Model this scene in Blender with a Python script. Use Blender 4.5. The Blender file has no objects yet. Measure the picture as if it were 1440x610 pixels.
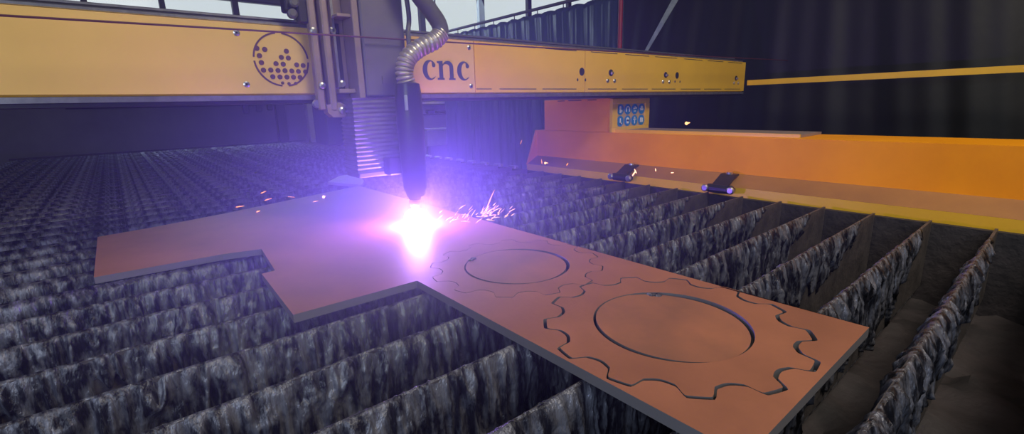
import bpy, bmesh, math, random
import numpy as np
from mathutils import Vector, Matrix

# ------------------------------------------------------------------ basics
S = 0.5                     # one drawing unit is half a metre
H = 1.3                     # drawing z = 0 is the camera height, 1.3 m over the floor
PI = math.pi
col = bpy.context.scene.collection
scn = bpy.context.scene
rnd = random.Random(7)

def W(x, y, z):
    return Vector((x*S, y*S, z*S+H))

# ------------------------------------------------------------------ camera
cam = bpy.data.cameras.new('camera')
camo = bpy.data.objects.new('camera', cam)
col.objects.link(camo)
Xc = Vector((0.76484, -0.16949, 0.62149))   # table x axis seen from the camera (right, down, forward)
Xc = Vector((810.64, -179.64, 658.6)).normalized()
Yc = Vector((-566.56, -141.94, 658.6))
Yc = (Yc - Yc.dot(Xc)*Xc).normalized()
Zc = Xc.cross(Yc)
# rows of R are world axes in camera (right, down, forward) coordinates
right = Vector((Xc.x, Yc.x, Zc.x)); down = Vector((Xc.y, Yc.y, Zc.y)); fwd = Vector((Xc.z, Yc.z, Zc.z))
m3 = Matrix((right, -down, -fwd)).transposed()
camo.matrix_world = Matrix.Translation((0, 0, H)) @ m3.to_4x4()
cam.sensor_width = 36.0
cam.lens = 36.0*658.6/1440
cam.clip_start = 0.02
cam.clip_end = 100
scn.camera = camo

# ------------------------------------------------------------------ world, lamps, exposure
scn.view_settings.view_transform = 'Standard'
scn.view_settings.look = 'None'
scn.view_settings.gamma = 1
scn.view_settings.use_curve_mapping = False
scn.view_settings.exposure = 0.0
world = bpy.data.worlds.new('overcast_sky')
scn.world = world
world.use_nodes = True
bg = world.node_tree.nodes['Background']
bg.inputs[0].default_value = (0.80, 0.86, 0.92, 1)
bg.inputs[1].default_value = 0.95

def area(name, loc, target, size, sizey, power, color):
    l = bpy.data.lights.new(name, 'AREA'); l.shape = 'RECTANGLE'
    l.size = size; l.size_y = sizey; l.energy = power; l.color = color
    o = bpy.data.objects.new(name, l); col.objects.link(o)
    o.location = W(*loc)
    d = W(*target) - W(*loc)
    o.rotation_euler = d.to_track_quat('-Z', 'Y').to_euler()
    return o
area('added_overhead_light', (1.0, 0.0, 7.2), (2.2, 2.2, -1), 2.4, 1.6, 22, (1.0, 0.90, 0.80))  # unseen overhead light added to key the plate
area('added_overhead_light', (3.2, -2.4, 5.6), (6.2, 3.6, -0.2), 1.8, 1.0, 102, (1.0, 0.90, 0.72))  # unseen overhead light added to brighten the guard's side face
area('clerestory_daylight', (6.0, 19.6, 3.7), (4.0, 4, -1), 5.0, 0.5, 60, (0.62, 0.78, 1.0))
area('clerestory_daylight', (17.0, 19.4, 4.8), (10, 10.5, 1.0), 6.0, 1.4, 420, (0.66, 0.80, 1.0))
area('added_side_light', (-3.9, -1.6, 1.0), (2.4, 1.8, -1.3), 1.6, 1.2, 44, (0.70, 0.82, 1.0))  # unseen low light added at the left to bring out slat relief

def point(name, loc, power, color, r):
    l = bpy.data.lights.new(name, 'POINT'); l.energy = power; l.color = color; l.shadow_soft_size = r
    o = bpy.data.objects.new(name, l); col.objects.link(o); o.location = W(*loc)
    return o
SMOKE_PEAK, SMOKE_BASE = 1.2, 0.008
point('plasma_arc_light', (1.90, 3.60, -0.90), 120, (0.22, 0.10, 1.0), 0.03)

# ------------------------------------------------------------------ materials
def mat(name, base, rough=0.5, metal=0.0, var=None, scale=6.0, bump=0.0, bscale=40.0, emit=None, estr=0.0, stretch=(1, 1, 1), spec=0.5, detail=5):
    m = bpy.data.materials.new(name); m.use_nodes = True
    nt = m.node_tree; p = nt.nodes['Principled BSDF']
    p.inputs['Base Color'].default_value = (*base, 1)
    p.inputs['Roughness'].default_value = rough
    p.inputs['Metallic'].default_value = metal
    p.inputs['Specular IOR Level'].default_value = spec
    tc = nt.nodes.new('ShaderNodeTexCoord'); mp = nt.nodes.new('ShaderNodeMapping')
    mp.inputs['Scale'].default_value = stretch
    nt.links.new(tc.outputs['Object'], mp.inputs[0])
    if var is not None:
        n = nt.nodes.new('ShaderNodeTexNoise'); n.inputs['Scale'].default_value = scale; n.inputs['Detail'].default_value = detail
        n.inputs['Roughness'].default_value = 0.6
        nt.links.new(mp.outputs[0], n.inputs['Vector'])
        r = nt.nodes.new('ShaderNodeValToRGB')
        r.color_ramp.elements[0].position = 0.33; r.color_ramp.elements[1].position = 0.67
        r.color_ramp.elements[0].color = (*var, 1); r.color_ramp.elements[1].color = (*base, 1)
        nt.links.new(n.outputs['Fac'], r.inputs[0]); nt.links.new(r.outputs[0], p.inputs['Base Color'])
    if bump:
        n2 = nt.nodes.new('ShaderNodeTexNoise'); n2.inputs['Scale'].default_value = bscale; n2.inputs['Detail'].default_value = 6
        nt.links.new(mp.outputs[0], n2.inputs['Vector'])
        b = nt.nodes.new('ShaderNodeBump'); b.inputs['Strength'].default_value = bump; b.inputs['Distance'].default_value = 0.01
        nt.links.new(n2.outputs['Fac'], b.inputs['Height']); nt.links.new(b.outputs[0], p.inputs['Normal'])
    if emit:
        p.inputs['Emission Color'].default_value = (*emit, 1); p.inputs['Emission Strength'].default_value = estr
    return m

M = {}
M['yellow'] = mat('yellow_paint', (0.84, 0.50, 0.008), 0.45, 0, (0.74, 0.43, 0.007), 3.0, 0.05, 30)
M['panel'] = mat('glow_paled_yellow', (0.78, 0.52, 0.11), 0.45, 0, (0.70, 0.46, 0.09), 2.5)  # same yellow paint, paled: the arc's purple light is in the colour
M['orange'] = mat('orange_yellow_paint', (0.98, 0.37, 0.003), 0.52, 0, (0.84, 0.30, 0.004), 2.2, 0.06, 25, spec=0.2)
M['deflect'] = mat('brown_paint', (0.36, 0.17, 0.05), 0.5, 0, (0.28, 0.13, 0.045), 4.0, 0.1, 30)  # darker and browner than the guard's orange
M['plate'] = mat('rusty_mill_scale', (0.42, 0.16, 0.085), 0.55, 0.1, (0.29, 0.11, 0.062), 3.2, 0.06, 90, detail=8)
def grey_edge(m, c):
    nt = m.node_tree; p = nt.nodes['Principled BSDF']; src = p.inputs['Base Color'].links[0].from_socket
    g_ = nt.nodes.new('ShaderNodeNewGeometry'); sx = nt.nodes.new('ShaderNodeSeparateXYZ'); nt.links.new(g_.outputs['True Normal'], sx.inputs[0])
    gt_ = nt.nodes.new('ShaderNodeMath'); gt_.operation = 'GREATER_THAN'; gt_.inputs[1].default_value = 0.5; nt.links.new(sx.outputs['Z'], gt_.inputs[0])
    mx_ = nt.nodes.new('ShaderNodeMixRGB'); mx_.inputs[1].default_value = (*c, 1); nt.links.new(gt_.outputs[0], mx_.inputs[0]); nt.links.new(src, mx_.inputs[2])
    nt.links.new(mx_.outputs[0], p.inputs['Base Color'])
M['disc'] = mat('brushed_mill_scale', (0.43, 0.165, 0.085), 0.55, 0.1, (0.27, 0.115, 0.07), 5.0, 0.05, 80, detail=8)
grey_edge(M['plate'], (0.17, 0.16, 0.17)); grey_edge(M['disc'], (0.13, 0.12, 0.125))
M['slag'] = mat('crusted_slag', (0.19, 0.195, 0.245), 0.32, 0.35, (0.016, 0.016, 0.024), 38.0, 1.0, 80, stretch=(1, 1, 0.22))
for n_ in M['slag'].node_tree.nodes:
    if n_.type == 'VALTORGB': n_.color_ramp.elements[0].position = 0.42; n_.color_ramp.elements[1].position = 0.60
M['blade'] = mat('burnt_steel', (0.13, 0.115, 0.12), 0.55, 0.4, (0.06, 0.055, 0.06), 9.0, 0.3, 60)
M['dark'] = mat('dark_steel', (0.05, 0.048, 0.055), 0.5, 0.5, (0.03, 0.03, 0.035), 8.0, 0.1, 50)
M['steel'] = mat('bright_steel', (0.62, 0.62, 0.66), 0.28, 0.9, (0.45, 0.45, 0.5), 30.0)
M['tray'] = mat('scaled_tray_steel', (0.055, 0.045, 0.05), 0.75, 0.1, (0.02, 0.018, 0.022), 6.0, 0.6, 30)
M['carr'] = mat('carriage_paint_shaded', (0.34, 0.25, 0.22), 0.45, 0.1, (0.27, 0.20, 0.19), 8.0)  # yellow paint with shade and purple tint put into the colour
M['carrbox'] = mat('carriage_grey', (0.17, 0.15, 0.19), 0.5, 0.1, (0.13, 0.12, 0.16), 6.0)
M['black'] = mat('black_rubber', (0.025, 0.024, 0.03), 0.45, 0, (0.018, 0.018, 0.022), 10)
M['sleeve'] = mat('black_sleeve', (0.03, 0.03, 0.045), 0.3, 0.2, (0.02, 0.02, 0.03), 6)
M['bellows'] = mat('bellows_cloth', (0.20, 0.18, 0.26), 0.6, 0, (0.13, 0.12, 0.18), 12)
M['hose'] = mat('spiral_metal_hose', (0.80, 0.74, 0.68), 0.33, 0.75, (0.6, 0.55, 0.5), 20)
M['hosegrey'] = mat('grey_hose', (0.13, 0.125, 0.125), 0.5, 0.1, (0.10, 0.10, 0.10), 10)
M['mark'] = mat('dark_print', (0.055, 0.06, 0.10), 0.5)
M['cutout'] = mat('purple_backing', (0.13, 0.045, 0.085), 0.5, 0, (0.09, 0.03, 0.06), 8)
M['hole'] = mat('dark_hole', (0.012, 0.01, 0.01), 0.8)
M['blue'] = mat('sign_blue', (0.01, 0.20, 0.55), 0.4)
M['white'] = mat('sign_white', (0.75, 0.78, 0.80), 0.45)
M['signback'] = mat('sign_orange', (0.55, 0.36, 0.16), 0.5)
M['wall'] = mat('grey_render', (0.14, 0.14, 0.16), 0.85, 0, (0.10, 0.10, 0.12), 1.2, 0.2, 12)
M['floor'] = mat('oily_concrete', (0.10, 0.095, 0.09), 0.6, 0, (0.05, 0.05, 0.05), 1.5, 0.2, 15)
M['frame'] = mat('window_frame', (0.05, 0.055, 0.065), 0.5)
M['curtain'] = mat('navy_vinyl', (0.045, 0.060, 0.092), 0.32, 0, (0.03, 0.042, 0.07), 3.0, 0.12, 8)
M['curtaindark'] = mat('black_vinyl', (0.005, 0.006, 0.010), 0.6, 0, (0.003, 0.004, 0.007), 2.5, 0.25, 7)
_c = M['curtain'].node_tree; _tl = _c.nodes.new('ShaderNodeBsdfTranslucent'); _tl.inputs[0].default_value = (0.26, 0.33, 0.45, 1)
_ms = _c.nodes.new('ShaderNodeMixShader'); _ms.inputs[0].default_value = 0.45
_c.links.new(_c.nodes['Principled BSDF'].outputs[0], _ms.inputs[1]); _c.links.new(_tl.outputs[0], _ms.inputs[2]); _c.links.new(_ms.outputs[0], _c.nodes['Material Output'].inputs['Surface'])
M['strip'] = mat('pale_blue_grey', (0.42, 0.48, 0.56), 0.4, 0, (0.25, 0.30, 0.38), 9)
M['red'] = mat('red_paint', (0.36, 0.025, 0.03), 0.45, 0, (0.28, 0.02, 0.025), 8)
M['wire'] = mat('maroon_cable', (0.09, 0.02, 0.03), 0.5)
M['bench'] = mat('bench_paint', (0.42, 0.40, 0.45), 0.6, 0, (0.33, 0.31, 0.36), 4)
M['cab'] = mat('cabinet_blue', (0.05, 0.06, 0.15), 0.5, 0, (0.04, 0.045, 0.12), 3)
M['lampglow'] = mat('lamp_glow', (0.9, 0.8, 0.5), 0.4, emit=(1.0, 0.82, 0.45), estr=1.6)
M['arc'] = bpy.data.materials.new('plasma_white'); M['arc'].use_nodes = True
_n = M['arc'].node_tree; _n.nodes.remove(_n.nodes['Principled BSDF'])
_e = _n.nodes.new('ShaderNodeEmission'); _e.inputs[0].default_value = (1.0, 0.93, 1.0, 1); _e.inputs[1].default_value = 6
_t = _n.nodes.new('ShaderNodeBsdfTransparent'); _a = _n.nodes.new('ShaderNodeAddShader')
_n.links.new(_e.outputs[0], _a.inputs[0]); _n.links.new(_t.outputs[0], _a.inputs[1]); _n.links.new(_a.outputs[0], _n.nodes['Material Output'].inputs[0])
M['spark'] = mat('spark_orange', (1, 0.5, 0.2), 0.4, emit=(1.0, 0.30, 0.05), estr=2.4)
M['sparkhot'] = mat('spark_hot', (1, 0.7, 0.6), 0.4, emit=(1.0, 0.42, 0.16), estr=2.6)

# ------------------------------------------------------------------ object helpers
BASE = {}
def tag(o, label=None, cat=None, group=None, kind=None):
    if label: o['label'] = label
    if cat: o['category'] = cat
    if group: o['group'] = group
    if kind: o['kind'] = kind
    return o

def thing(name, base, label, cat, group=None):
    o = bpy.data.objects.new(name, None); o.empty_display_size = 0.05
    o.location = W(*base); col.objects.link(o); BASE[o.name] = Vector(base)
    return tag(o, label, cat, group)

def base_of(parent):
    b = Vector((0, 0, 0)); p = parent
    return BASE[parent.name]

class MB:
    """collects shapes in drawing units, then links them as one mesh object"""
    def __init__(s): s.v = []; s.f = []
    def add(s, vs, fs):
        n = len(s.v); s.v += [tuple(v) for v in vs]; s.f += [tuple(i+n for i in f) for f in fs]; return s
    def box(s, a, b, bev=0.0, rot=None, piv=None):
        (x0, y0, z0), (x1, y1, z1) = a, b
        if bev:
            e = bev
            vs = []
            for z, i in ((z0, e), (z0+e, 0), (z1-e, 0), (z1, e)):
                X0, X1, Y0, Y1 = x0+i, x1-i, y0+i, y1-i
                c = e if i == 0 else e*0.5
                vs += [(X0+c, Y0, z), (X1-c, Y0, z), (X1, Y0+c, z), (X1, Y1-c, z), (X1-c, Y1, z), (X0+c, Y1, z), (X0, Y1-c, z), (X0, Y0+c, z)]
            fs = [tuple(range(7, -1, -1)), tuple(range(24, 32))]
            for k in range(3):
                for j in range(8):
                    fs.append((k*8+j, k*8+(j+1) % 8, k*8+8+(j+1) % 8, k*8+8+j))
        else:
            vs = [(x0, y0, z0), (x1, y0, z0), (x1, y1, z0), (x0, y1, z0), (x0, y0, z1), (x1, y0, z1), (x1, y1, z1), (x0, y1, z1)]
            fs = [(3, 2, 1, 0), (4, 5, 6, 7), (0, 1, 5, 4), (1, 2, 6, 5), (2, 3, 7, 6), (3, 0, 4, 7)]
        if rot:
            R = Matrix.Rotation(rot[1], 3, rot[0]); p = Vector(piv or ((x0+x1)/2, (y0+y1)/2, (z0+z1)/2))
            vs = [R @ (Vector(v)-p)+p for v in vs]
        return s.add(vs, fs)
    def prism(s, prof, axis, a, b):
        """prof: 2D polygon in the other two axes (cyclic order), swept from a to b along axis"""
        n = len(prof)
        def mk(p, t):
            return {'x': (t, p[0], p[1]), 'y': (p[0], t, p[1]), 'z': (p[0], p[1], t)}[axis]
        vs = [mk(p, a) for p in prof]+[mk(p, b) for p in prof]
        fs = [tuple(range(n-1, -1, -1)), tuple(range(n, 2*n))]+[(i, (i+1) % n, n+(i+1) % n, n+i) for i in range(n)]
        return s.add(vs, fs)
    def sweep(s, pts, rad, n=12, cap=True):
        pts = [Vector(p) for p in pts]
        if not isinstance(rad, (list, tuple)): rad = [rad]*len(pts)
        vs = []; prev = None
        for i, p in enumerate(pts):
            t = (pts[min(i+1, len(pts)-1)]-pts[max(i-1, 0)])
            if t.length < 1e-9: t = Vector((0, 0, 1))
            t.normalize()
            if prev is None:
                a = Vector((0, 1, 0)) if abs(t.y) < 0.9 else Vector((1, 0, 0))
                u = t.cross(a).normalized()
            else:
                u = (prev - prev.dot(t)*t).normalized()
            prev = u; w = t.cross(u)
            for k in range(n):
                an = 2*PI*k/n
                vs.append(p+rad[i]*(math.cos(an)*u+math.sin(an)*w))
        fs = []
        for i in range(len(pts)-1):
            for k in range(n):
                fs.append((i*n+k, i*n+(k+1) % n, (i+1)*n+(k+1) % n, (i+1)*n+k))
        if cap:
            fs.append(tuple(range(n-1, -1, -1))); fs.append(tuple(range((len(pts)-1)*n, len(pts)*n)))
        return s.add(vs, fs)
    def lathe(s, c, prof, axis='z', n=24):
        """prof: list of (t, r) along axis from centre c"""
        c = Vector(c)
        d = {'x': Vector((1, 0, 0)), 'y': Vector((0, 1, 0)), 'z': Vector((0, 0, 1))}[axis]
        u = {'x': Vector((0, 1, 0)), 'y': Vector((0, 0, 1)), 'z': Vector((1, 0, 0))}[axis]
        w = d.cross(u); vs = []
        for t, r in prof:
            for k in range(n):
                a = 2*PI*k/n; vs.append(c+d*t+u*r*math.cos(a)+w*r*math.sin(a))
        fs = []
        for i in range(len(prof)-1):
            for k in range(n): fs.append((i*n+k, i*n+(k+1) % n, (i+1)*n+(k+1) % n, (i+1)*n+k))
        fs.append(tuple(range(n-1, -1, -1))); fs.append(tuple(range((len(prof)-1)*n, len(prof)*n)))
        return s.add(vs, fs)
    def build(s, name, m, parent=None, smooth=False, base=None):
        b = base_of(parent) if parent is not None else Vector(base or (0, 0, 0))
        me = bpy.data.meshes.new(name)
        vs = [((v[0]-b.x)*S, (v[1]-b.y)*S, (v[2]-b.z)*S) for v in s.v]
        me.from_pydata(vs, [], s.f); me.materials.append(m)
        bm = bmesh.new(); bm.from_mesh(me); bmesh.ops.recalc_face_normals(bm, faces=bm.faces); bm.to_mesh(me); bm.free()
        if smooth:
            me.polygons.foreach_set('use_smooth', [True]*len(me.polygons))
            me.set_sharp_from_angle(angle=math.radians(40))
        o = bpy.data.objects.new(name, me); col.objects.link(o)
        if parent is not None: o.parent = parent; BASE[o.name] = b
        else: o.location = W(*b); BASE[o.name] = b
        return o

def poly_solid(loops, thick, place):
    """fills 2D loops (first outer, rest holes), gives it thickness; place maps (u, v, w) to drawing units"""
    cu = bpy.data.curves.new('tmp', 'CURVE'); cu.dimensions = '2D'; cu.fill_mode = 'BOTH'; cu.extrude = thick/2
    for lp in loops:
        sp = cu.splines.new('POLY'); sp.points.add(len(lp)-1); sp.use_cyclic_u = True
        for i, (a, b) in enumerate(lp): sp.points[i].co = (a, b, 0, 1)
    o = bpy.data.objects.new('tmp', cu); col.objects.link(o)
    dg = bpy.context.evaluated_depsgraph_get(); dg.update()
    me = bpy.data.meshes.new_from_object(o.evaluated_get(dg))
    mb = MB(); mb.add([place(v.co.x, v.co.y, v.co.z) for v in me.vertices], [tuple(p.vertices) for p in me.polygons])
    bpy.data.objects.remove(o); bpy.data.curves.remove(cu); bpy.data.meshes.remove(me)
    # weld
    return mb

def struct(o): o['kind'] = 'structure'; return o

# ------------------------------------------------------------------ noise for the slag
def _hash(ix, iy, seed):
    h = (ix.astype(np.int64)*374761393 + iy.astype(np.int64)*668265263 + seed*2147483647) & 0xffffffff
    h = ((h ^ (h >> 13))*1274126177) & 0xffffffff
    return ((h ^ (h >> 16)) & 0xffff)/65535.0
def vnoise(x, y, seed):
    ix = np.floor(x); iy = np.floor(y); fx = x-ix; fy = y-iy
    fx = fx*fx*(3-2*fx); fy = fy*fy*(3-2*fy)
    a = _hash(ix, iy, seed); b = _hash(ix+1, iy, seed); c = _hash(ix, iy+1, seed); d = _hash(ix+1, iy+1, seed)
    return (a*(1-fx)+b*fx)*(1-fy)+(c*(1-fx)+d*fx)*fy

# ------------------------------------------------------------------ room shell
FZ = -2.6; CZ = 8.0; XL = -5.0; XR = 26.0; YB = 20.5; YF = -7.0
struct(MB().box((XL, YF, FZ-0.2), (XR, YB, FZ)).build('floor', M['floor'], base=(0, 0, FZ-0.2)))
struct(MB().box((XL-.4, YF-.4, CZ), (XR+.4, YB+.4, CZ+0.2)).build('ceiling', M['wall'], base=(0, 0, CZ)))
struct(MB().box((XL-.4, YF, FZ), (XL, YB, CZ)).build('wall_left', M['wall'], base=(XL-.4, 0, FZ)))
struct(MB().box((XR, YF, FZ), (XR+.4, YB, CZ)).build('wall_right', M['wall'], base=(XR, 0, FZ)))
struct(MB().box((XL, YF-.4, FZ), (XR, YF, CZ)).build('wall_front', M['wall'], base=(0, YF-.4, FZ)))
# back wall with two clerestory openings
w = MB()
w.box((XL, YB, FZ), (XR, YB+.4, 3.38))
w.box((XL, YB, 6.4), (XR, YB+.4, CZ))
w.box((XL, YB, 3.38), (-2.6, YB+.4, 6.4))
w.box((-2.6, YB, 4.02), (6.3, YB+.4, 6.4))
w.box((6.3, YB, 3.38), (10.2, YB+.4, 6.4))
w.box((24.6, YB, 3.38), (XR, YB+.4, 6.4))
struct(w.build('wall_back', M['wall'], base=(0, YB, FZ)))
g = mat('dusty_glass', (0.75, 0.8, 0.82), 0.25)
g.node_tree.nodes['Principled BSDF'].inputs['Transmission Weight'].default_value = 0.0
gn = g.node_tree; tr = gn.nodes.new('ShaderNodeBsdfTransparent'); tr.inputs[0].default_value = (0.93, 0.95, 0.96, 1)
gl = gn.nodes.new('ShaderNodeBsdfGlossy'); gl.inputs['Roughness'].default_value = 0.1
mx = gn.nodes.new('ShaderNodeMixShader'); mx.inputs[0].default_value = 0.04
gn.links.new(tr.outputs[0], mx.inputs[1]); gn.links.new(gl.outputs[0], mx.inputs[2])
gn.links.new(mx.outputs[0], gn.nodes['Material Output'].inputs['Surface'])
def window(idx, x0, x1, z0, z1, mull):
    f = MB(); t = 0.07
    f.box((x0, YB+.02, z0), (x1, YB+.2, z0+t)); f.box((x0, YB+.02, z1-t), (x1, YB+.2, z1))
    f.box((x0, YB+.02, z0+t), (x0+t, YB+.2, z1-t)); f.box((x1-t, YB+.02, z0+t), (x1, YB+.2, z1-t))
    for m_, hw in mull: f.box((m_-hw, YB-.02, z0+t), (m_+hw, YB+.2, z1-t))
    fo = struct(f.build('window_%d' % idx, M['frame'], base=((x0+x1)/2, YB, z0)))
    MB().box((x0+t, YB+.10, z0+t), (x1-t, YB+.12, z1-t)).build('pane', g, fo)
    return fo
window(1, -2.6, 6.3, 3.38, 4.02, [(4.2, .10), (2.0, .08), (0, .08)])
window(2, 10.2, 24.6, 3.38, 6.4, [(11.95, .13), (15.4, .17), (18.7, .13), (21.9, .13)])
# a pilaster on the back wall
struct(MB().box((6.15, YB-.35, FZ), (6.65, YB, 3.3), 0.03).build('trim_1', M['bench'], base=(6.4, YB-.2, FZ)))

# ------------------------------------------------------------------ cutting table
TZ = -1.05            # slat tops
TX0, TX1 = -2.2, 5.27
TY0, TY1 = -0.75, 17.85
tb = thing('cutting_table', (1.5, 8.5, FZ), 'long dark steel cutting table whose open tray carries rows of slats', 'table')
t = MB(); t.box((TX1, TY0, -1.95), (TX1+.06, TY1, -1.09)); t.build('side_panel', M['tray'], tb)
t = MB(); t.box((TX0-.06, TY0, -1.95), (TX0, TY1, -1.09)); t.build('side_panel', M['tray'], tb)
t = MB(); t.box((TX0, TY1, -1.95), (TX1, TY1+.06, -1.02)); t.build('end_panel', M['tray'], tb)
t = MB(); t.box((TX0, TY0-.06, -1.95), (TX1, TY0, -1.02)); t.build('end_panel', M['tray'], tb)
# tray floor with heaps of scale
nx, ny = 90, 200
xs = np.linspace(TX0, TX1, nx); ys = np.linspace(TY0, TY1, ny); gx, gy = np.meshgrid(xs, ys)
gz = -1.88 + 0.22*vnoise(gx*1.6, gy*1.6, 5)*vnoise(gx*6, gy*6, 6) + 0.05*vnoise(gx*14, gy*14, 8)
vs = [(float(a), float(b), float(c)) for a, b, c in zip(gx.ravel(), gy.ravel(), gz.ravel())]
fs = [(j*nx+i, j*nx+i+1, (j+1)*nx+i+1, (j+1)*nx+i) for j in range(ny-1) for i in range(nx-1)]
t = MB(); t.add(vs, fs); t.build('scale_bed', M['tray'], tb, smooth=True)
t = MB(); t.box((TX0, TY0, -1.97), (TX1, TY1, -1.93)); t.build('floor_pan', M['tray'], tb)
for y in (TY0+.1, 4.2, 8.6, 13.0, TY1-.3):
    for x in (TX0-.02, TX1-.14):
        MB().box((x, y, FZ), (x+.16, y+.2, -1.97), 0.01).build('leg', M['dark'], tb)
# pale tabs added as glints of light along the far right rim
for k in range(17):
    y = 6.2+k*0.42
    t = MB(); t.box((TX1-.02, y, -1.088), (TX1+.065, y+.20, -1.035), 0.01)
    tg = t.build('glint_tab', M['steel'], tb); tg['label'] = 'bright tab placed as a glint of light on the table rim'

# ------------------------------------------------------------------ slats with slag
def crust_mesh(seed, dx, nv, x0, x1, heavy=1.0):
    xs = np.arange(x0, x1, dx)
    n1 = len(xs)
    L = 0.16+0.42*vnoise(xs*3.1, xs*0+.3, seed)*vnoise(xs*11, xs*0+.7, seed+1)+0.16*vnoise(xs*24, xs*0, seed+2)
    L *= (0.75+0.5*vnoise(xs*0.7, xs*0+.1, seed+9))*heavy
    fade = np.clip((5.0-xs)/0.9, 0.0, 1.0)
    L = np.maximum(L*fade, 0.03)
    top = TZ-0.004+(0.018*vnoise(xs*9, xs*0+.2, seed+3)+0.010*vnoise(xs*30, xs*0, seed+4))*fade
    top = np.minimum(top, -1.05+0.0)   # never above the plate
    s = np.linspace(0, 1, nv)
    rows = []
    for side in (-1, 1):
        D = s[:, None]*0.62                       # depth under the top
        X = xs[None, :]+0*D
        sw = 0.05*vnoise(X*2.5, D*3, seed+11)
        n_a = vnoise((X+sw)*26+side*3.3, D*4.2, seed+5)
        n_b = vnoise((X+sw)*48+side*1.3, D*14, seed+6)
        n_c = vnoise(X*80, D*62, seed+7); n_d = vnoise((X+sw)*9+side*7.7, D*2.2, seed+8)
        ridge = 1-np.abs(2*n_a-1)
        d = 0.002+(0.056*ridge**1.6*(0.35+0.65*n_d)+0.016*n_b*n_b+0.008*n_c)*np.clip(0.35+D/0.12, 0, 1)
        d *= (0.55+0.45*fade[None, :])
        e = np.clip((L[None, :]*(0.6+0.8*n_a)-D)/0.04, 0, 1)
        e = e*e*(3-2*e)
        sh = np.sqrt(np.clip(D/0.035, 0, 1))       # rounded crest
        d = (0.012*(1-e)*-1 + d*e)
        yv = side*(0.006+d)*(0.25+0.75*sh)
        zv = top[None, :]-D
        rows.append((X, yv, zv))
    # order: side -1 bottom->top, side +1 top->bottom
    Xa = np.vstack([rows[0][0][::-1], rows[1][0][1:]]); Ya = np.vstack([rows[0][1][::-1], rows[1][1][1:]]); Za = np.vstack([rows[0][2][::-1], rows[1][2][1:]])
    nr = Xa.shape[0]
    co = np.stack([Xa*S, Ya*S, (Za-TZ)*S], -1).reshape(-1, 3)
    idx = np.arange(nr*n1).reshape(nr, n1)
    q = np.stack([idx[:-1, :-1], idx[:-1, 1:], idx[1:, 1:], idx[1:, :-1]], -1).reshape(-1, 4)
    me = bpy.data.meshes.new('slag_crust')
    me.vertices.add(len(co)); me.vertices.foreach_set('co', co.ravel().astype(np.float32))
    me.loops.add(q.size); me.loops.foreach_set('vertex_index', q.ravel().astype(np.int32))
    me.polygons.add(len(q)); me.polygons.foreach_set('loop_start', (np.arange(len(q))*4).astype(np.int32))
    me.polygons.foreach_set('use_smooth', np.ones(len(q), bool))
    me.update(calc_edges=True); me.validate()
    me.materials.append(M['slag'])
    return me
bl = MB(); bl.box((TX0+.01, -0.009, TZ-0.60), (TX1-.02, 0.009, TZ-0.006))
blade_me = None
far_me = [crust_mesh(500+i*13, 0.05, 10, TX0+.05, 5.0) for i in range(3)]
far_mid = [crust_mesh(700+i*13, 0.022, 16, TX0+.05, 5.0) for i in range(3)]
k = 0
y = 1.49-0.4*5
while y < TY1-0.1:
    r = bpy.data.objects.new('cutting_slat', None); r.empty_display_size = 0.05; col.objects.link(r); r.parent = tb
    r.location = ((0-1.5)*S, (y-8.5)*S, (TZ-FZ)*S); BASE[r.name] = Vector((0, y, TZ))
    if blade_me is None:
        b = MB(); b.box((TX0+.01, y-0.009, TZ-0.60), (TX1-.02, y+0.009, TZ-0.008)); bo = b.build('blade', M['blade'], r); blade_me = bo.data
    else:
        bo = bpy.data.objects.new('blade', blade_me); col.objects.link(bo); bo.parent = r
    if y < 3.7:
        me = crust_mesh(40+k*17, 0.0075, 56, -1.2 if y < 2 else TX0+.05, 5.0, 1.15)
    elif y < 6.2: me = far_mid[k % 3]
    else: me = far_me[k % 3]
    co = bpy.data.objects.new('slag_crust', me); col.objects.link(co); co.parent = r
    co['label'] = 'lumpy grey slag crust hanging in drips'
    y += 0.4; k += 1

# ------------------------------------------------------------------ plate with two sprockets
PT = 0.045
def sprocket(cx, cy, phase, gap=0.0, n=13, steps=36, k_=1.0):
    pts = []
    p = 360/n
    for k in range(n):
        for j in range(steps):
            a = -p/2+p*j/steps
            t = abs(a)
            if t < 4.2: r = 0.572
            elif t < 8.2:
                u = (t-4.2)/4.0; u = u*u*(3-2*u); r = 0.572-0.064*u
            else:
                u = (t-8.2)/(p/2-8.2); r = 0.508-0.016*math.sin(u*PI/2)
            th = math.radians(phase+p*k+a)
            pts.append((cx+(r*k_+gap)*math.cos(th), cy+(r*k_+gap)*math.sin(th)))
    return pts
def circle(cx, cy, r, n=120, squash=None):
    return [(cx+r*math.cos(2*PI*k/n), cy+r*math.sin(2*PI*k/n)) for k in range(n)]
G1 = (1.833, 1.075); G2 = (1.848, 2.186)
PH1 = -138.6; PH2 = -26.5; G2c = (1.860, 2.209)
outer = [(1.235, 0.462), (2.418, 0.455), (2.416, 3.2), (2.41, 6.10), (1.6, 5.80), (0.72, 5.48), (0.1, 5.30), (-0.25, 5.24),
         (-0.25, 3.90), (0.462, 3.865), (0.705, 3.80), (0.652, 3.20), (0.572, 3.195), (0.541, 2.40), (1.235, 2.385)]
gp = 0.018
pm = poly_solid([outer, sprocket(*G1, PH1, gp), sprocket(*G2c, PH2, 0.006, k_=0.96)], PT, lambda u, v, w_: (u, v, -1-PT/2+w_))
plate = pm.build('steel_plate', M['plate'], base=(1.5, 3, -1-PT))
tag(plate, 'rust-brown thick steel plate lying on the slats with two sprockets cut in it', 'plate')
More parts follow.
